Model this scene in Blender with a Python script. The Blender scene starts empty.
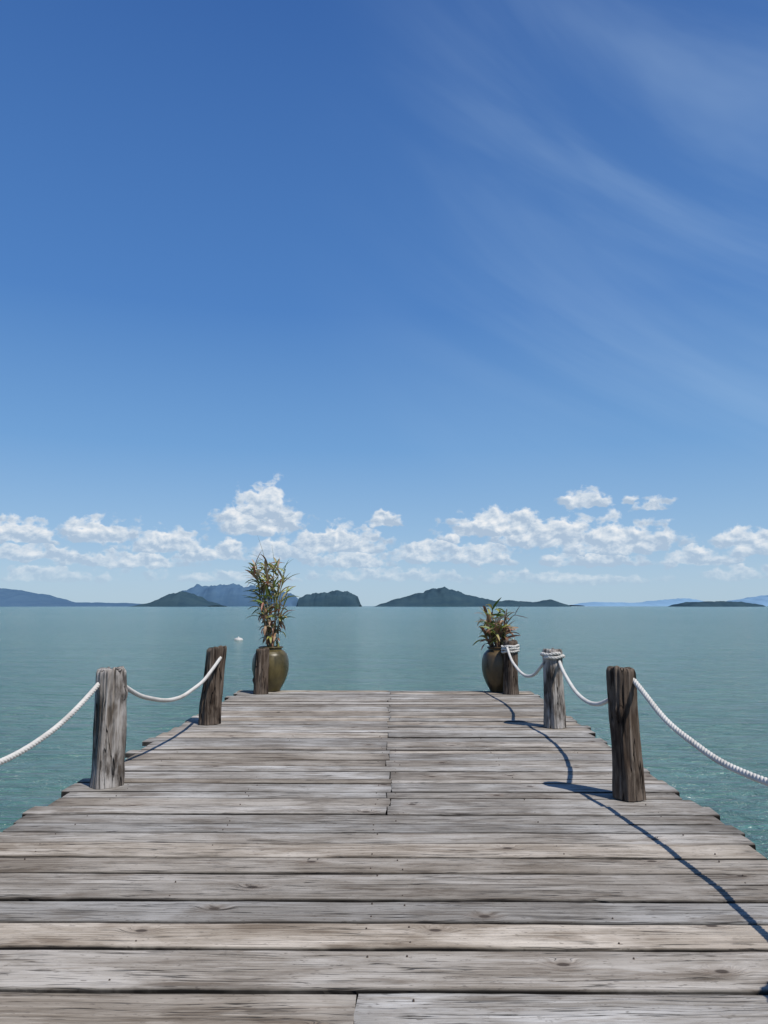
import bpy, math, random
from mathutils import Vector, noise, Matrix
R = random.Random(7)
scene = bpy.context.scene
scene.view_settings.view_transform='Standard'; scene.view_settings.look='None'; scene.view_settings.exposure=0

# ---------------------------------------------------------------- node helper
class NT:
    def __init__(s, tree): s.t=tree
    def n(s, typ, **kw):
        nd=s.t.nodes.new(typ)
        for k,v in kw.items(): setattr(nd,k,v)
        return nd
    def put(s, sock, v):
        if v is None: return
        if isinstance(v, bpy.types.NodeSocket): s.t.links.new(v, sock)
        else: sock.default_value=v
    def m(s, op, a, b=None, c=None, clamp=False):
        nd=s.n('ShaderNodeMath', operation=op); nd.use_clamp=clamp
        s.put(nd.inputs[0],a); s.put(nd.inputs[1],b); s.put(nd.inputs[2],c)
        return nd.outputs[0]
    def vm(s, op, a, b=None):
        nd=s.n('ShaderNodeVectorMath', operation=op)
        s.put(nd.inputs[0],a); s.put(nd.inputs[1],b)
        return nd.outputs[0]
    def noise(s, vec, scale, detail=4, rough=.55, dist=0.0, lac=2.0):
        nd=s.n('ShaderNodeTexNoise'); s.put(nd.inputs['Vector'],vec)
        nd.inputs['Scale'].default_value=scale; nd.inputs['Detail'].default_value=detail
        nd.inputs['Roughness'].default_value=rough; nd.inputs['Distortion'].default_value=dist
        nd.inputs['Lacunarity'].default_value=lac
        return nd.outputs['Fac']
    def ramp(s, fac, stops, interp='LINEAR'):
        nd=s.n('ShaderNodeValToRGB'); s.put(nd.inputs[0],fac)
        cr=nd.color_ramp; cr.interpolation=interp
        while len(cr.elements)<len(stops): cr.elements.new(0.5)
        for e,(p,c) in zip(cr.elements,stops):
            e.position=p
            if not hasattr(c,'__len__'): c=(c,c,c)
            e.color=(*c,1)
        return nd.outputs[0]
    def mix(s, fac, a, b, mode='MIX'):
        nd=s.n('ShaderNodeMix', data_type='RGBA', blend_type=mode)
        s.put(nd.inputs[0],fac)
        for i,v in ((6,a),(7,b)):
            if isinstance(v,tuple) and len(v)==3: v=(*v,1)
            s.put(nd.inputs[i],v)
        return nd.outputs[2]
    def mr(s, v, a,b,c,d, mode='LINEAR'):
        nd=s.n('ShaderNodeMapRange', interpolation_type=mode)
        s.put(nd.inputs[0],v)
        for i,x in zip((1,2,3,4),(a,b,c,d)): s.put(nd.inputs[i],x)
        return nd.outputs[0]
    def scale(s, vec, sc):
        return s.vm('MULTIPLY',vec,sc)

def new_mat(name):
    m=bpy.data.materials.new(name); m.use_nodes=True
    t=m.node_tree; t.nodes.clear(); N=NT(t)
    out=N.n('ShaderNodeOutputMaterial'); b=N.n('ShaderNodeBsdfPrincipled')
    t.links.new(b.outputs[0],out.inputs[0])
    return m,N,b,out
def bump(N,b,h,strength,dist):
    bp=N.n('ShaderNodeBump'); bp.inputs['Strength'].default_value=strength
    bp.inputs['Distance'].default_value=dist
    N.put(bp.inputs['Height'],h); N.put(b.inputs['Normal'],bp.outputs[0])

def mesh_obj(name, verts, faces, mat=None, smooth=False, parent=None):
    me=bpy.data.meshes.new(name); me.from_pydata(verts,[],faces); me.update()
    ob=bpy.data.objects.new(name,me); scene.collection.objects.link(ob)
    if mat: me.materials.append(mat)
    if smooth:
        me.polygons.foreach_set('use_smooth',[True]*len(me.polygons))
    if parent: ob.parent=parent
    return ob
def empty(name, loc=(0,0,0)):
    e=bpy.data.objects.new(name,None); e.location=loc; scene.collection.objects.link(e); return e
def add_color(me, name, cols):   # per point
    a=me.color_attributes.new(name,'FLOAT_COLOR','POINT')
    flat=[]
    for c in cols: flat+= [c[0],c[1],c[2],1.0]
    a.data.foreach_set('color',flat)

# ---------------------------------------------------------------- sun + sky
S=Vector((.46,-.44,1.0)).normalized()
elev=math.asin(S.z); az=math.atan2(S.x,S.y)
sd=bpy.data.lights.new('sun','SUN'); sd.energy=4.6; sd.angle=math.radians(.53); sd.color=(1,.955,.885)
so=bpy.data.objects.new('sun',sd); scene.collection.objects.link(so)
so.rotation_euler=S.to_track_quat('Z','Y').to_euler(); so.location=(5,-5,12)

w=bpy.data.worlds.new('World'); scene.world=w; w.use_nodes=True
w.cycles.sampling_method='MANUAL'; w.cycles.sample_map_resolution=256
w.node_tree.nodes.clear(); N=NT(w.node_tree)
out=N.n('ShaderNodeOutputWorld')
bgA=N.n('ShaderNodeBackground'); bgB=N.n('ShaderNodeBackground'); mx=N.n('ShaderNodeMixShader')
for q_ in (bgA,bgB): q_.inputs[1].default_value=0.1
w.node_tree.links.new(bgA.outputs[0],mx.inputs[1]); w.node_tree.links.new(bgB.outputs[0],mx.inputs[2]); w.node_tree.links.new(mx.outputs[0],out.inputs[0])
sky=N.n('ShaderNodeTexSky'); sky.sky_type='NISHITA'; sky.sun_disc=False
sky.sun_elevation=elev; sky.sun_rotation=az; sky.altitude=0; sky.air_density=1.0; sky.dust_density=.6; sky.ozone_density=2.5
tc=N.n('ShaderNodeTexCoord'); D=tc.outputs['Generated']
sep=N.n('ShaderNodeSeparateXYZ'); N.put(sep.inputs[0],D)
X,Y,Z=sep.outputs
AZ=N.m('MULTIPLY',N.m('ARCTAN2',X,Y),180/math.pi)
EL=N.m('MULTIPLY',N.m('ARCSINE',Z),180/math.pi)
tint=N.ramp(N.m('DIVIDE',EL,60,clamp=True),[(0,(.80,.83,1.0)),(.12,(.72,.84,1.05)),(.35,(.62,.84,1.15)),(.7,(.5,.78,1.2))])
nish=N.mix(1.0,sky.outputs[0],tint,'MULTIPLY')
grad=N.ramp(N.m('DIVIDE',EL,60,clamp=True),[(0,(.46,.63,.76)),(.04,(.41,.59,.765)),(.09,(.31,.51,.745)),(.20,(.172,.375,.68)),(.37,(.084,.235,.565)),(.70,(.044,.138,.405)),(1,(.03,.10,.33))])
grad=N.mix(1.0,grad,(10,10,10),'MULTIPLY')
skyc=N.mix(.80,nish,grad)
# cirrus: faint veil, right part of the sky
rot=N.n('ShaderNodeCombineXYZ')
a1=N.m('ADD',N.m('MULTIPLY',AZ,.87),N.m('MULTIPLY',EL,-.5)); a2=N.m('ADD',N.m('MULTIPLY',AZ,.5),N.m('MULTIPLY',EL,.87))
N.put(rot.inputs[0],N.m('MULTIPLY',a1,.022)); N.put(rot.inputs[1],N.m('MULTIPLY',a2,.11))
ci=N.noise(rot.outputs[0],1.0,5,.52,.4)
cim=N.mr(ci,.40,.72,0,1,'SMOOTHSTEP')
reg=N.m('MULTIPLY',N.mr(AZ,-10,25,0,1,'SMOOTHSTEP'),N.mr(EL,6,16,0,1,'SMOOTHSTEP'))
cim=N.m('MULTIPLY',N.m('MULTIPLY_ADD',cim,.9,.1),N.m('MULTIPLY',reg,.25))
skyc=N.mix(cim,skyc,(4.9,6.6,8.6))
N.put(bgA.inputs[0],skyc)
N.put(mx.inputs[0],N.m('MULTIPLY',N.m('LESS_THAN',N.m('ABSOLUTE',AZ),55),N.m('MULTIPLY',N.m('GREATER_THAN',EL,.3),N.m('LESS_THAN',EL,10.5))))
# cumulus band
cv=N.n('ShaderNodeCombineXYZ'); N.put(cv.inputs[0],AZ); N.put(cv.inputs[1],N.m('MULTIPLY',EL,1.35))
P=cv.outputs[0]
clouds=[ # azimuth, base elevation, half width, height, density
(-10.2,5.9,4.4,2.1,1.25),(-9.7,6.9,2.7,2.9,1.3),
(-27,4.7,3.8,1.7,1.25),(-21.5,4.9,3.6,1.7,1.25),(-16.8,4.3,4,1.7,1.25),(-26,3.4,4,1.2,1.15),(-13,3.7,3,1.4,1.1),(-19.5,3.0,6,1.2,1.05),(-25,1.9,6,1.0,.8),
(-33,4.4,4,1.9,1),(-43,4.2,4,1.7,1),
(-.4,6.3,1.6,1.1,1.15),(-4,4.5,5.2,2.0,1.2),(-3.0,3.2,4,1.2,1.1),(2.7,3.7,3.4,1.6,1.2),(7.3,3.5,3.5,1.7,1.2),(4.8,5.1,1.1,.8,1),(-8.9,3.8,3.6,1.4,1.05),
(8.3,5.7,5.0,1.9,1.25),(12.2,4.9,5.4,2.3,1.25),(17.0,4.3,5,2.5,1.25),(15.1,7.6,2.4,1.3,1.2),(19.8,7.1,1.6,.8,.95),(17.9,7.6,.8,.6,.9),(15.5,3.1,5,1.0,1),
(26,3.9,3,1.8,1.2),(22.6,3.1,3,1.3,1.1),(25.5,2.0,4,.9,.95),(33,4.5,4,1.7,1),(43,4.2,4,1.6,1),
(0,2.1,9,.9,.85),(-12,2.0,7,.9,.8),(13,1.8,8,.9,.85)]
wn=N.noise(P,1.0,2,.5); wn2=N.noise(N.vm('ADD',P,(31,7,3)),1.0,2,.5)
azd=N.m('ADD',AZ,N.m('MULTIPLY',N.m('SUBTRACT',wn,.5),1.8)); eld=N.m('ADD',EL,N.m('MULTIPLY',N.m('SUBTRACT',wn2,.5),.8))
V=None; H=None
for (a,e,hw,h,dn) in clouds:
    q=N.m('MULTIPLY_ADD',azd,1/hw,-a/hw)
    r=N.m('MULTIPLY_ADD',eld,1/h,-e/h)
    r2=N.m('MAXIMUM',r,N.m('MULTIPLY',r,-3.2))
    d=N.m('SQRT',N.m('ADD',N.m('MULTIPLY',q,q),N.m('MULTIPLY',r2,r2)))
    v=N.m('MULTIPLY_ADD',d,-dn,dn)
    if V is None: V=v; H=r
    else:
        g=N.m('GREATER_THAN',v,V)
        dh=N.m('SUBTRACT',r,H)
        H=N.m('MULTIPLY_ADD',g,dh,H)
        V=N.m('MAXIMUM',V,v)
f1=N.noise(P,.70,6,.55,.15)
f2=N.noise(N.vm('ADD',P,(-.22,-.42,0)),.70,5,.55,.15)
ed=N.m('ADD',V,N.m('MULTIPLY',N.m('SUBTRACT',f1,.50),2.6))
mask=N.mr(ed,.05,.50,0,1,'SMOOTHSTEP')
band=N.m('MULTIPLY',N.mr(V,-.5,.15,0,1,'SMOOTHSTEP'),N.mr(EL,.6,3.0,.15,1))
mask=N.m('MULTIPLY',N.m('MULTIPLY',mask,band),.94)
lit=N.m('ADD',N.m('ADD',N.m('MULTIPLY',H,.70),.22),N.m('MULTIPLY',N.m('SUBTRACT',f1,f2),-3.4))
cc=N.ramp(lit,[(0,(.42,.53,.67)),(.45,(.62,.70,.79)),(1,(.90,.91,.92))])
cc=N.mix(1.0,cc,(10,10,10),'MULTIPLY')
cc=N.mix(N.mr(EL,1.0,5.5,.5,.0),cc,skyc)
N.put(bgB.inputs[0],N.mix(mask,skyc,cc))

# ---------------------------------------------------------------- camera
cd=bpy.data.cameras.new('camera'); co=bpy.data.objects.new('camera',cd); scene.collection.objects.link(co)
cd.sensor_fit='VERTICAL'; cd.sensor_height=36; cd.lens=26; cd.clip_start=.05; cd.clip_end=200000
co.location=(0,0,1.5); co.rotation_euler=(math.radians(97.24),0,math.radians(.46)); scene.camera=co

# ---------------------------------------------------------------- sea
WZ=-2.3
m,N,b,o=new_mat('sea_water')
g=N.n('ShaderNodeNewGeometry').outputs['Position']
big=N.noise(N.scale(g,(.004,.02,1)),1,3,.6)
med=N.noise(N.scale(g,(.06,.16,1)),1,3,.6)
rip=N.noise(N.scale(g,(1.1,2.8,1)),1.0,4,.68,.8)
swl=N.noise(N.scale(g,(.30,.95,1)),1,3,.6,.5)
c=N.mix(N.mr(big,.35,.65,0,1),(.072,.172,.150),(.098,.205,.172))
c=N.mix(N.mr(med,.3,.7,0,.6),c,(.060,.160,.145))
c=N.mix(N.mr(rip,.46,.62,0,.55),c,(.034,.115,.112))  # ripple shading painted into the water colour, on top of the bump
c=N.mix(N.mr(swl,.50,.66,0,.35),c,(.040,.122,.118))  # dark swell streaks: wave shading put into the colour as well
N.put(b.inputs['Base Color'],c); b.inputs['Roughness'].default_value=.15; b.inputs['IOR'].default_value=1.33
h=N.m('ADD',N.m('ADD',rip,N.m('MULTIPLY',swl,1.9)), N.m('MULTIPLY',N.noise(N.scale(g,(.12,.36,1)),1,2,.5),2.6))
bump(N,b,h,1.0,.55)
mesh_obj('sea',[(-90000,-20000,WZ),(90000,-20000,WZ),(90000,90000,WZ),(-90000,90000,WZ)],[(0,1,2,3)],m)

# ---------------------------------------------------------------- islands
def island_mat(name,c1,c2):
    m,N,b,o=new_mat(name)
    g=N.n('ShaderNodeNewGeometry').outputs['Position']
    f=N.noise(N.scale(g,(.012,.012,.03)),1,5,.7)
    N.put(b.inputs['Base Color'],N.mix(N.mr(f,.35,.65,0,1),c1,c2)); b.inputs['Roughness'].default_value=1; b.inputs['Specular IOR Level'].default_value=0
    return m
near_m=island_mat('island_forest_faint_haze',(.030,.060,.086),(.042,.076,.096))  # aerial haze is mixed into these island base colours, stronger with distance
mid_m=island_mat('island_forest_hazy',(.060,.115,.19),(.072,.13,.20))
far_m=island_mat('island_distant_haze',(.17,.29,.42),(.18,.30,.43))
def island(sil,dist,depth,mat,rough=.12,steep=.55,seed=0):
    nx=150; ny=22
    x0=sil[0][0]; x1=sil[-1][0]; k=dist/735
    vs=[];fs=[]
    for i in range(nx+1):
        x=x0+(x1-x0)*i/nx
        for (a,ha),(bb,hb) in zip(sil,sil[1:]):
            if a<=x<=bb:
                t=(x-a)/(bb-a); t=t*t*(3-2*t)*.5+t*.5; H=ha+(hb-ha)*t; break
        for j in range(ny+1):
            s=-1+2*j/ny
            wx=x*k; wy=dist+s*depth
            n=noise.fractal(Vector((x*.10+seed,s*2.2,seed)),.9,2.1,5)
            z=H*k*max(0,1-abs(s)**2)**steep*(1+rough*n*1.6)+ (rough*10*k*.25*n if H>1 else 0)
            if j in (0,ny): z=-8
            vs.append((wx,wy,max(z,-8)+WZ))
    for i in range(nx):
        for j in range(ny):
            a=i*(ny+1)+j; fs.append((a,a+ny+1,a+ny+2,a+1))
    return mesh_obj('island',vs,fs,mat,True)
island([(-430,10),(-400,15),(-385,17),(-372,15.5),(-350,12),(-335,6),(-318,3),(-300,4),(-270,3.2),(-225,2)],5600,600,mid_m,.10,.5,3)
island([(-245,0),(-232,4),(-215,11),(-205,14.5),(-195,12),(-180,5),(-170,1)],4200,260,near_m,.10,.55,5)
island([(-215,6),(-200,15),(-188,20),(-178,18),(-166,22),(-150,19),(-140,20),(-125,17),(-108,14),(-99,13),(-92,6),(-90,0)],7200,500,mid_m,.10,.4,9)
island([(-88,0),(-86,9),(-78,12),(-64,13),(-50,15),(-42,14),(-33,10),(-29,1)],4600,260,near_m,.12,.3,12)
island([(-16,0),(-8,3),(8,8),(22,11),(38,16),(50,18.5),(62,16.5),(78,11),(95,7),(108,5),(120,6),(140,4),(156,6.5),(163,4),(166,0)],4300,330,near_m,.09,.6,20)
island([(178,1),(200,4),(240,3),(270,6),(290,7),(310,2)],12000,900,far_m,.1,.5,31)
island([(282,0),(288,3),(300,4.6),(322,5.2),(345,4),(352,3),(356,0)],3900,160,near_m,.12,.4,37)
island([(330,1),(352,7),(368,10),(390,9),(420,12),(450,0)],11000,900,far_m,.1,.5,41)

# ---------------------------------------------------------------- weathered deck
m,N,b,o=new_mat('weathered_planks')
g=N.n('ShaderNodeNewGeometry').outputs['Position']
at=N.n('ShaderNodeAttribute'); at.attribute_name='rnd'
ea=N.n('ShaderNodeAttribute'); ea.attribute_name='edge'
rs=N.n('ShaderNodeSeparateColor'); N.put(rs.inputs[0],at.outputs['Color'])
gp=N.vm('ADD',g,N.vm('MULTIPLY',at.outputs['Vector'],(37,0,53)))
vo=N.n('ShaderNodeTexVoronoi'); vo.voronoi_dimensions='2D'; N.put(vo.inputs['Vector'],N.scale(gp,(1.5,2.6,1))); vo.inputs['Scale'].default_value=1.0
vc=N.n('ShaderNodeSeparateColor'); N.put(vc.inputs[0],vo.outputs['Color'])
has=N.m('GREATER_THAN',vc.outputs[0],.66); kd=vo.outputs['Distance']
kn=N.m('MULTIPLY',N.mr(kd,.03,.055,1,0,'SMOOTHSTEP'),has)
khalo=N.m('MULTIPLY',N.mr(kd,.04,.20,1,0,'SMOOTHSTEP'),has)
wob=N.noise(N.scale(gp,(1.2,3,1)),1,2,.5)
wv=N.n('ShaderNodeCombineXYZ'); N.put(wv.inputs[1],N.m('ADD',N.m('MULTIPLY',N.m('SUBTRACT',wob,.5),.07),N.m('MULTIPLY',khalo,.045)))
gw=N.vm('ADD',gp,wv.outputs[0])
grain=N.noise(N.scale(gw,(1.3,70,1)),1,6,.7)
fine=N.noise(N.scale(gw,(7,260,1)),1,2,.6)
blot=N.noise(N.scale(gp,(1.1,4.5,1)),1,5,.65,.5)
patch=N.noise(N.scale(g,(.9,.6,1)),1,4,.65)
base=N.ramp(grain,[(.26,(.100,.086,.070)),(.40,(.215,.192,.162)),(.56,(.335,.310,.275)),(.74,(.47,.45,.415))])
base=N.mix(N.mr(fine,.35,.65,.4,0),base,(.12,.10,.08))
lightc=N.mix(.62,base,(.58,.565,.535))
base=N.mix(N.mr(blot,.47,.66,0,.9),base,lightc)
base=N.mix(N.mr(patch,.48,.66,0,.65),base,lightc)
darkc=N.mix(1.0,base,(.52,.475,.43),'MULTIPLY')
base=N.mix(N.mr(N.noise(N.scale(gp,(1.7,9,1)),1,4,.65,.4),.52,.66,0,.85),base,darkc)
warm=N.mix(1.0,base,(1.04,.93,.80),'MULTIPLY')
base=N.mix(N.mr(rs.outputs[1],.3,1,0,.9),base,warm)
val=N.mr(rs.outputs[0],0,1,.74,1.22)
vv=N.n('ShaderNodeCombineXYZ'); [N.put(vv.inputs[i],val) for i in range(3)]
base=N.mix(1.0,base,vv.outputs[0],'MULTIPLY')
crack=N.noise(N.scale(gw,(.8,30,1)),1.0,3,.55)
ck=N.mr(N.m('ABSOLUTE',N.m('SUBTRACT',crack,.5)),.002,.014,1,0)
ck=N.m('MULTIPLY',ck,N.mr(N.noise(N.scale(gp,(1.6,7,1)),1,2,.6),.43,.55,0,1))
base=N.mix(N.m('MULTIPLY',ck,.9),base,(.026,.021,.017))
spk=N.mr(N.noise(N.scale(gp,(22,70,1)),1,3,.6),.61,.69,0,.6)
base=N.mix(spk,base,(.08,.065,.052))
base=N.mix(N.m('MULTIPLY',khalo,.40),base,(.15,.11,.078))
base=N.mix(N.m('MULTIPLY',kn,.85),base,(.045,.032,.024))
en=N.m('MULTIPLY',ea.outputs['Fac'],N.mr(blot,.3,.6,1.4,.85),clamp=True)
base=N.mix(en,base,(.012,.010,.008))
N.put(b.inputs['Base Color'],base); b.inputs['Roughness'].default_value=.85; b.inputs['Specular IOR Level'].default_value=.2
hh=N.m('ADD',grain,N.m('MULTIPLY',ck,-1.6))
bump(N,b,hh,.85,.008)
plank_m=m
m,N,b,o=new_mat('old_timber')
g=N.n('ShaderNodeNewGeometry').outputs['Position']
f=N.noise(N.scale(g,(4,4,4)),1,4,.6)
N.put(b.inputs['Base Color'],N.mix(f,(.03,.024,.02),(.09,.075,.06))); b.inputs['Roughness'].default_value=.9
timber_m=m

pier=empty('wooden_pier')
vs=[];fs=[];cols=[];edg=[]; nails=[]
def plank(x0,x1,y0,wd,t=.05):
    rnd=(R.random(),R.random(),R.random()); sd_=R.random()*100
    nseg=max(6,int((x1-x0)/.10)); b0=.005
    tilt=R.uniform(-.006,.006); zoff=R.uniform(-.004,.004); skew=R.uniform(-.008,.008)
    st=len(vs)
    for i in range(nseg+1):
        x=x0+(x1-x0)*i/nseg
        e0=.008*noise.noise(Vector((x*1.3,sd_,0)))+.006*noise.noise(Vector((x*6,sd_,3)))
        e1=.008*noise.noise(Vector((x*1.3,sd_,9)))+.006*noise.noise(Vector((x*6,sd_,5)))
        z=zoff+.005*noise.noise(Vector((x*.8,sd_,20)))
        ya=y0+e0+skew*(x/2.4); yb=y0+wd+e1+skew*(x/2.4)
        w_=yb-ya
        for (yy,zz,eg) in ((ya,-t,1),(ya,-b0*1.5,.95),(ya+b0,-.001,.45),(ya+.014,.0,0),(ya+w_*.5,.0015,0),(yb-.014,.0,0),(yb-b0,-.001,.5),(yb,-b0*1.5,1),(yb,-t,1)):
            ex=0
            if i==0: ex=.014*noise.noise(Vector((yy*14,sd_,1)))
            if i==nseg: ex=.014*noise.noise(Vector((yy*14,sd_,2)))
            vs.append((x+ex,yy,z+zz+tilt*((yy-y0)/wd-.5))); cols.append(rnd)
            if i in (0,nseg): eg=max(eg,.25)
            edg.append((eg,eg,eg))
    K=9
    for i in range(nseg):
        for k in range(K):
            a=st+i*K+k; bq=st+i*K+(k+1)%K
            fs.append((a,bq,bq+K,a+K))
    fs.append(tuple(st+k for k in range(K))[::-1]); fs.append(tuple(st+nseg*K+k for k in range(K)))
    for jx in joists:
        if x0+.03<jx<x1-.03:
            for q in (.22,.78):
                if R.random()<.5: nails.append((jx+R.uniform(-.03,.03),y0+wd*q+R.uniform(-.015,.015)))
joists=[-2.2,-1.15,-.10,.07,1.05,1.95]
seams=[2.78,3.13,3.49,3.76,4.03,4.24,4.42,4.69,4.95,5.17,5.38,5.60]
y=-3.0; ys=[]
while y<2.45: ys.append(y); y+=R.uniform(.2,.3)
ys=ys+[2.53] if ys[-1]<2.4 else ys[:-1]+[2.53]
ys+=seams; y=5.60
while y<13.5:
    y+=R.choice([.16,.19,.22,.25,.29,.33]); ys.append(y)
yend=ys[-1]
for i in range(len(ys)-1):
    y0=ys[i]; gap=R.uniform(.007,.020); wd=ys[i+1]-y0-gap
    xl=-2.65+R.uniform(-.05,.05); xr=2.30+.20*max(0,(y0-5))/8+R.uniform(-.04,.05)
    if R.random()<.1: xr+=.07
    if R.random()<.1: xl-=.07
    if y0>5.55 and R.random()<.8:
        xc=-.015+R.uniform(-.03,.03)
        plank(xl,xc-.003,y0,wd); plank(xc+.003,xr,y0+R.uniform(-.004,.004),wd)
    elif abs(y0-2.78)<.01 or (y0<2.4 and R.random()<.4):
        plank(xl,-.135,y0,wd); plank(-.128,xr,y0,wd)
    else: plank(xl,xr,y0,wd)
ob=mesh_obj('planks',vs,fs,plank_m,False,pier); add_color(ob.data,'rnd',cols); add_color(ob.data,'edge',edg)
# nails
m,N,b,o=new_mat('rusty_nail'); b.inputs['Base Color'].default_value=(.05,.033,.024,1); b.inputs['Roughness'].default_value=.7
nv=[];nf=[]
for (x,y) in nails:
    if y>9: continue
    s0=len(nv); r=.0042
    for zz,rr in ((-.01,r),(.0035,r),(.0055,r*.6)):
        for k in range(8):
            a=k*math.pi/4; nv.append((x+rr*math.cos(a),y+rr*math.sin(a),zz))
    for l in range(2):
        for k in range(8): nf.append((s0+l*8+k,s0+l*8+(k+1)%8,s0+l*8+8+(k+1)%8,s0+l*8+8+k))
    nf.append(tuple(s0+16+k for k in range(8)))
mesh_obj('nails',nv,nf,m,True,pier)
def box(name,x0,x1,y0,y1,z0,z1,mat,parent):
    v=[(x,y,z) for x in(x0,x1) for y in(y0,y1) for z in(z0,z1)]
    f=[(0,1,3,2),(4,6,7,5),(0,4,5,1),(2,3,7,6),(0,2,6,4),(1,5,7,3)]
    ob=mesh_obj(name,v,f,mat,False,parent)
    md=ob.modifiers.new('bevel','BEVEL'); md.width=.008; md.segments=2
    return ob
for i,x in enumerate((-2.45,-1.15,-.015,1.05,2.12)):
    box('joist_%d'%i,x-.06,x+.06,-2.9,yend-.06,-.23,-.062,timber_m,pier)
def pole(name,x,y,z0,z1,r,mat,parent,seed,lean=(0,0),rows=26,seg=30,top_tilt=0,splits=0):
    v=[];f=[]
    kn=[(R.uniform(0,6.28),R.uniform(z0,z1),R.uniform(.015,.035)) for _ in range(3)]
    sp=[(R.uniform(0,6.28),R.uniform(.5,1.0) if q%2 else R.uniform(0,.6),R.uniform(.25,.6),R.uniform(.012,.03),R.uniform(-.4,.4)) for q in range(splits)]
    for j in range(rows+1):
        t=j/rows; z=z0+(z1-z0)*t
        for k in range(seg):
            a=2*math.pi*k/seg; ca,sa=math.cos(a),math.sin(a)
            rr=r*(1.06-.10*t+.05*(1-t)**4)
            rr*=1+.15*noise.fractal(Vector((ca*1.1+seed,sa*1.1,z*1.3)),1,2,3)
            rr+=.012*noise.fractal(Vector((ca*6+seed,sa*6,z*1.6)),1,2,3)
            for (ka,kz,ks) in kn:
                da=(a-ka+math.pi)%(2*math.pi)-math.pi
                rr+=ks*math.exp(-(da*r/.05)**2-((z-kz)/.05)**2)
            for (ka,tc_,tl,dp,sw) in sp:
                da=(a-ka-sw*(t-.5)+math.pi)%(2*math.pi)-math.pi
                rr-=dp*math.exp(-(da/.07)**2)*max(0,1-((t-tc_)/tl)**2)
            if j==rows: rr*=.92
            zz=z
            if t>.88: zz+= (top_tilt*ca*r+.028*noise.noise(Vector((ca*2.2,sa*2.2,seed)))+.012*noise.noise(Vector((ca*6,sa*6,seed))))*(t-.88)/.12
            v.append((x+lean[0]*(z-z0)+rr*ca,y+lean[1]*(z-z0)+rr*sa,zz))
    for j in range(rows):
        for k in range(seg):
            a=j*seg+k; bq=j*seg+(k+1)%seg
            f.append((a,bq,bq+seg,a+seg))
    st=len(v); top=rows*seg
    cx=x+lean[0]*(z1-z0); cy=y+lean[1]*(z1-z0)
    for k in range(seg):
        p=v[top+k]; v.append((cx+(p[0]-cx)*.5,cy+(p[1]-cy)*.5,p[2]*.5+.5*(z1+.004)+.002))
    v.append((cx,cy,z1-.004))
    for k in range(seg):
        f.append((top+k,top+(k+1)%seg,st+(k+1)%seg,st+k)); f.append((st+k,st+(k+1)%seg,st+seg))
    return mesh_obj(name,v,f,mat,True,parent)
for i,(x,y) in enumerate([(-2.45,-2),(2.1,-2),(-2.45,1.4),(2.1,1.4),(-2.45,5),(2.1,5),(-2.45,9),(2.2,9),(-2.45,13.3),(2.25,13.3)]):
    pole('piling_%d'%i,x,y,-4.5,-.236,.13,timber_m,pier,i*3.1)

def post_mat(name,dark,mid,light,lt):
    m,N,b,o=new_mat(name)
    tc=N.n('ShaderNodeTexCoord').outputs['Object']
    gr=N.noise(N.scale(tc,(30,30,1.6)),1,5,.65,.3)
    bl=N.noise(N.scale(tc,(5,5,2.2)),1,4,.6,.3)
    c=N.ramp(gr,[(.28,dark),(.5,mid),(.72,light)])
    c=N.mix(N.mr(bl,.42,.62,0,lt),c,light)
    c=N.mix(N.mr(N.noise(N.scale(tc,(9,9,3)),1,5,.6),.52,.64,0,.85),c,dark)
    ck=N.mr(N.m('ABSOLUTE',N.m('SUBTRACT',N.noise(N.scale(tc,(14,14,.9)),1,2,.5,.5),.5)),0,.02,1,0)
    c=N.mix(N.m('MULTIPLY',ck,.9),c,(.012,.009,.007))
    N.put(b.inputs['Base Color'],c); b.inputs['Roughness'].default_value=.88; b.inputs['Specular IOR Level'].default_value=.2
    bump(N,b,N.m('ADD',gr,N.m('MULTIPLY',ck,-1.2)),1.0,.022)
    return m
pm_dark=post_mat('dark_weathered_log',(.022,.014,.010),(.080,.055,.038),(.22,.18,.145),.4)
pm_grey=post_mat('silvered_log',(.035,.026,.020),(.15,.125,.102),(.46,.43,.40),.85)
posts=[ # x,y,h,r,lean,mat,tilt
(-2.39,6.45,.96,.122,(.0,0),pm_grey,.05),
(1.88,6.08,1.0,.110,(-.02,0),pm_dark,-.05),
(-2.32,9.75,.96,.13,(.07,.0),pm_dark,.2),
(2.05,9.5,.95,.118,(-.0,0),pm_grey,.0),
(-2.23,13.0,.76,.12,(.03,0),pm_dark,.1),
(2.08,13.0,.90,.12,(.0,0),pm_dark,.0),
(-2.42,3.1,.95,.13,(0,0),pm_dark,0),(2.00,2.66,.98,.115,(0,0),pm_dark,0),
(-2.42,-.2,.95,.13,(0,0),pm_grey,0),(2.0,-.6,.98,.125,(0,0),pm_dark,0)]
pos=[]
for i,(x,y,h,r,ln,mt,tt) in enumerate(posts):
    ob=pole('wooden_post',0,0,0,h,r,mt,None,i*7.7+1,ln,40,96,tt,7)
    ob.location=(x,y,.004)
    pos.append((x+ln[0]*h*.88,y,h,r))

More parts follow.
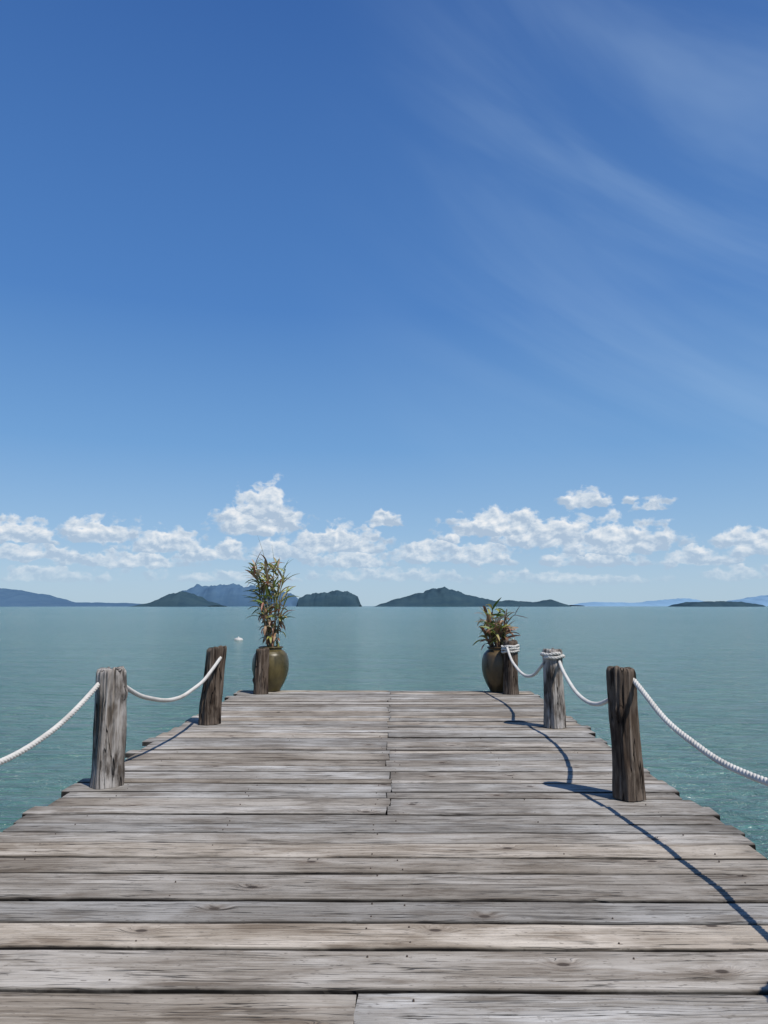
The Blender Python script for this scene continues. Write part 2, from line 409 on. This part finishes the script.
# ---------------------------------------------------------------- ropes
m,N,b,o=new_mat('white_rope')
tc=N.n('ShaderNodeTexCoord').outputs['Object']
f=N.noise(tc,60,3,.6); f2=N.noise(tc,4,3,.6)
c=N.mix(f,(.44,.42,.38),(.66,.64,.60)); c=N.mix(N.mr(f2,.45,.7,0,.6),c,(.33,.305,.27))
N.put(b.inputs['Base Color'],c); b.inputs['Roughness'].default_value=.85; bump(N,b,f,.4,.004)
rope_m=m
def rope(paths,R0=.0205):
    cu=bpy.data.curves.new('rope','CURVE'); cu.dimensions='3D'; cu.bevel_depth=R0*.56; cu.bevel_resolution=2; cu.use_fill_caps=True
    for pts in paths:
        pts=[Vector(p) for p in pts]
        L=[0]
        for a,bq in zip(pts,pts[1:]): L.append(L[-1]+(bq-a).length)
        n=max(8,int(L[-1]/.012)); rs=[]; j=0
        for i in range(n+1):
            d=L[-1]*i/n
            while j<len(L)-2 and L[j+1]<d: j+=1
            t=(d-L[j])/max(1e-6,L[j+1]-L[j]); rs.append(pts[j].lerp(pts[j+1],t))
        for s in range(3):
            sp=cu.splines.new('POLY'); sp.points.add(n)
            for i,p in enumerate(rs):
                tg=(rs[min(i+1,n)]-rs[max(i-1,0)]).normalized()
                u=tg.cross(Vector((0,0,1)))
                if u.length<.05: u=tg.cross(Vector((1,0,0)))
                u.normalize(); v=tg.cross(u)
                a=2*math.pi*s/3+2*math.pi*(L[-1]*i/n)/.11
                q=p+(u*math.cos(a)+v*math.sin(a))*R0*.5
                sp.points[i].co=(*q,1)
    tmp=bpy.data.objects.new('tmp',cu); scene.collection.objects.link(tmp)
    dg=bpy.context.evaluated_depsgraph_get(); me=bpy.data.meshes.new_from_object(tmp.evaluated_get(dg))
    bpy.data.objects.remove(tmp)
    me.polygons.foreach_set('use_smooth',[True]*len(me.polygons))
    me.materials.clear(); me.materials.append(rope_m)
    ob=bpy.data.objects.new('rope',me); scene.collection.objects.link(ob); return ob
def span(a,b_,sag):
    a=Vector(a);b_=Vector(b_); pts=[]
    for i in range(41):
        t=i/40; p=a.lerp(b_,t); p.z-=sag*4*t*(1-t)
        p.x+=.012*noise.noise(Vector((t*5,a.y,0))); p.z+=.012*noise.noise(Vector((t*6,a.y,7)))
        pts.append(p)
    return pts
def ring(x,y,z,r,turns=1.0,dz=.05,a0=0):
    n=int(40*turns); return [(x+r*math.cos(a0+2*math.pi*i/40),y+r*math.sin(a0+2*math.pi*i/40),z+dz*i/n+.006*math.sin(i*.7)) for i in range(n+1)]
def link(i,j,hi,hj,sag,sx,extra=()):
    # rope threads through a drilled hole near the top of each log; sx = side the hole opens on
    xi,yi,_,ri=pos[i]; xj,yj,_,rj=pos[j]
    p=span((xi+sx*ri*.6,yi,hi),(xj+sx*rj*.6,yj,hj),sag)
    return rope([p]+list(extra))
link(6,0,.85,.88,.35,-1)
link(0,2,.85,.87,.33,1)
link(7,1,.90,.94,.36,1)
x,y,_,r=pos[3]
link(1,3,.92,.85,.36,1,[ring(x,y,.86,r+.018,1.25,.05,-2.6)])
x,y,_,r=pos[5]
link(3,5,.85,.84,.36,-1,[ring(x,y,.70,r+.02,3.2,.14,1.0)])
link(8,6,.85,.85,.3,1); link(9,7,.9,.9,.3,-1)

# ---------------------------------------------------------------- potted plants
def jar_mat(name,c1,c2):
    m,N,b,o=new_mat(name)
    tc=N.n('ShaderNodeTexCoord').outputs['Object']
    f=N.noise(N.scale(tc,(5,5,3)),1,5,.6,.5)
    N.put(b.inputs['Base Color'],N.mix(N.mr(f,.35,.65,0,1),c1,c2)); N.put(b.inputs['Roughness'],N.mr(f,.3,.7,.22,.5))
    bump(N,b,N.noise(tc,14,4,.6),.35,.01)
    return m
jm1=jar_mat('glazed_jar_olive',(.040,.032,.010),(.105,.080,.026)); jm2=jar_mat('glazed_jar_brown',(.035,.024,.012),(.10,.066,.028))
m,N,b,o=new_mat('soil'); b.inputs['Base Color'].default_value=(.03,.02,.014,1); b.inputs['Roughness'].default_value=1; soil_m=m
def jar(parent,mat,Rm,Hh):
    prof=[(.0,0),(.50,0),(.54,.01),(.58,.05),(.76,.18),(.92,.34),(.99,.48),(1.0,.60),(.975,.72),(.89,.83),(.74,.90),(.60,.935),(.60,.955),(.67,.97),(.68,.99),(.63,1.0),(.55,.98),(.54,.95),(.54,.9)]
    pr=[]
    for i in range(len(prof)-1):
        for s in range(3):
            t=s/3; a=prof[i]; c=prof[i+1]; pr.append((a[0]*(1-t)+c[0]*t,a[1]*(1-t)+c[1]*t))
    pr.append(prof[-1]); seg=48; v=[];f=[]
    for (r,z) in pr:
        rg=.012*math.exp(-((z-.80)/.012)**2)+.012*math.exp(-((z-.30)/.012)**2)
        for k in range(seg):
            a=2*math.pi*k/seg; v.append(((r+rg)*Rm*math.cos(a),(r+rg)*Rm*math.sin(a),z*Hh))
    for j in range(len(pr)-1):
        for k in range(seg):
            a=j*seg+k; bq=j*seg+(k+1)%seg; f.append((a,bq,bq+seg,a+seg))
    mesh_obj('jar',v,f,mat,True,parent)
    n=24; mesh_obj('soil',[(.56*Rm*math.cos(2*math.pi*k/n),.56*Rm*math.sin(2*math.pi*k/n),.92*Hh) for k in range(n)],[tuple(range(n))],soil_m,False,parent)
m,N,b,o=new_mat('leaves')
at=N.n('ShaderNodeAttribute'); at.attribute_name='col'
N.put(b.inputs['Base Color'],at.outputs['Color']); b.inputs['Roughness'].default_value=.5
tr=N.n('ShaderNodeBsdfTranslucent'); N.put(tr.inputs[0],at.outputs['Color']); ms=N.n('ShaderNodeMixShader'); ms.inputs[0].default_value=.3
m.node_tree.links.new(b.outputs[0],ms.inputs[1]); m.node_tree.links.new(tr.outputs[0],ms.inputs[2]); m.node_tree.links.new(ms.outputs[0],o.inputs[0])
leaf_m=m
class Fol:
    def __init__(s): s.v=[];s.f=[];s.c=[]
    def leaf(s,o,d,L,wd,droop,col,twist=0):
        d=Vector(d).normalized(); o=Vector(o)
        side=d.cross(Vector((0,0,1)));
        if side.length<.1: side=Vector((1,0,0))
        side.normalize(); side=(Matrix.Rotation(twist,3,d)@side)
        n=6; p=o.copy(); st=len(s.v)
        for i in range(n+1):
            t=i/n; wv=wd*math.sin(math.pi*(t*.88+.08))**.8*(1-t*.25)
            up=side.cross(d).normalized()
            s.v+= [tuple(p-side*wv*.5+up*wv*.18),tuple(p),tuple(p+side*wv*.5+up*wv*.18)]
            k=R.uniform(.85,1.15); tip=1 if t<.7 else .8
            for _ in range(3): s.c.append((col[0]*k,col[1]*k*tip,col[2]*k*tip))
            p=p+d*(L/n); d=(d+Vector((0,0,-droop/n))).normalized()
            side=(side-d*side.dot(d)).normalized()
        for i in range(n):
            a=st+i*3; s.f+=[(a,a+1,a+4,a+3),(a+1,a+2,a+5,a+4)]
    def stem(s,pts,r0,r1,col):
        st=len(s.v); n=len(pts)-1
        for i,p in enumerate(pts):
            r=r0+(r1-r0)*i/n
            for k in range(6):
                a=k*math.pi/3; s.v.append((p[0]+r*math.cos(a),p[1]+r*math.sin(a),p[2])); s.c.append(col)
        for i in range(n):
            for k in range(6): a=st+i*6+k; bq=st+i*6+(k+1)%6; s.f.append((a,bq,bq+6,a+6))
    def done(s,name,parent):
        ob=mesh_obj(name,s.v,s.f,leaf_m,True,parent); add_color(ob.data,'col',s.c)
greens=[(.15,.21,.045),(.21,.26,.06),(.32,.33,.08),(.10,.155,.035),(.36,.34,.12),(.42,.36,.17)]
browns=[(.24,.13,.08),(.32,.20,.11),(.44,.32,.20),(.15,.08,.05),(.36,.16,.11),(.50,.42,.31)]
# tall plant
pp=empty('potted_plant',(-2.13,13.4,.004)); jar(pp,jm1,.325,.78)
F=Fol()
for sI in range(16):
    a=sI*2.4+R.uniform(-.4,.4); top=R.uniform(.80,1.55); r0=R.uniform(.02,.12); spr=R.uniform(.05,.38)*(1.3-.35*top)
    if sI%3==0: top=R.uniform(1.4,1.66)
    pts=[]
    for i in range(9):
        t=i/8; rr=r0+spr*t**1.8; pts.append((rr*math.cos(a)+.03*math.sin(5*t+sI)-.07*t,rr*math.sin(a),.72+top*t))
    F.stem(pts,.011,.006,R.choice([(.26,.22,.11),(.30,.20,.12)]))
    nl=int(top*16)
    for l in range(nl):
        t=R.uniform(.06,1)**.8; k=min(7,int(t*8)); p=Vector(pts[k]).lerp(Vector(pts[k+1]),t*8-k)
        an=R.uniform(0,6.28); z=p.z-.72
        green=R.random()<(z-.40)/.55
        if green:
            F.leaf(p,(math.cos(an)-.25,math.sin(an),R.uniform(.3,2.4)),R.uniform(.20,.44),R.uniform(.035,.06),R.uniform(.3,2.0),R.choice(greens if R.random()<.72 else browns),R.uniform(-.6,.6))
        else:
            F.leaf(p,(math.cos(an),math.sin(an),R.uniform(-.9,.9)),R.uniform(.09,.24),R.uniform(.03,.065),R.uniform(1.0,4),R.choice(browns+[greens[2]]),R.uniform(-1.2,1.2))
F.leaf((-.08,0,2.1),(-.25,0,1),.72,.03,.4,(.2,.18,.08)); F.leaf((.05,0,2.1),(-.12,0,1),.50,.03,.3,(.22,.25,.08)); F.leaf((-.1,0,2.0),(-.9,0,.4),.50,.03,.6,(.25,.2,.1)); F.leaf((.1,0,2.0),(.5,0,1),.46,.035,.9,(.22,.26,.08))
F.leaf((-.12,0,1.9),(-1,0,.8),.48,.035,1.0,(.2,.24,.07)); F.leaf((-.1,.05,2.2),(-.7,0,1),.45,.03,1.1,(.22,.24,.08))
F.done('foliage',pp)
pp=empty('potted_plant',(1.93,13.35,.004)); jar(pp,jm2,.305,.78)
F=Fol()
for sI in range(18):
    a=R.uniform(0,6.28); top=R.uniform(.3,.78); r0=R.uniform(.02,.14); spr=R.uniform(.03,.19); pts=[]
    for i in range(6):
        t=i/5; rr=r0+spr*t; pts.append((rr*math.cos(a),rr*math.sin(a),.72+top*t))
    F.stem(pts,.014,.008,(.20,.12,.07))
    for l in range(8):
        t=R.uniform(.12,1); k=min(4,int(t*5)); p=Vector(pts[k]).lerp(Vector(pts[k+1]),t*5-k); an=R.uniform(0,6.28)
        c=R.choice(browns+browns[:2]+greens[:5])
        F.leaf(p,(math.cos(an),math.sin(an),R.uniform(.2,2.4)),R.uniform(.14,.34),R.uniform(.04,.08),R.uniform(.3,2.4),c,R.uniform(-1,1))
F.stem([(.05,0,.8),(.1,0,1.05),(.16,0,1.2),(.24,0,1.30),(.30,0,1.34)],.012,.009,(.05,.025,.02))
F.leaf((.30,0,1.33),(.5,0,1),.20,.06,.4,(.14,.05,.04)); F.leaf((.28,0,1.33),(.8,0,-.1),.26,.06,.2,(.18,.06,.04))
F.leaf((-.18,0,1.28),(-.5,0,1),.26,.06,.8,(.42,.33,.08)); F.leaf((-.22,0,1.15),(-.8,0,.6),.22,.06,.8,(.40,.28,.08))
F.done('foliage',pp)

# ---------------------------------------------------------------- mooring buoy
m,N,b,o=new_mat('buoy_paint'); tc=N.n('ShaderNodeTexCoord').outputs['Object']
N.put(b.inputs['Base Color'],N.mix(N.noise(tc,5,3),(.40,.38,.34),(.55,.53,.5))); b.inputs['Roughness'].default_value=.5
bu=empty('mooring_buoy',(-17.0,84,WZ))
v=[];f=[];seg=24
prof=[(0,-.3),(.45,-.28),(.5,-.1),(.5,.05),(.45,.15),(.3,.24),(.1,.28),(.05,.30),(.04,.40),(.0,.42)]
for r,z in prof:
    for k in range(seg): a=2*math.pi*k/seg; v.append((r*math.cos(a),r*math.sin(a),z))
for j in range(len(prof)-1):
    for k in range(seg): a=j*seg+k; bq=j*seg+(k+1)%seg; f.append((a,bq,bq+seg,a+seg))
mesh_obj('float',v,f,m,True,bu)
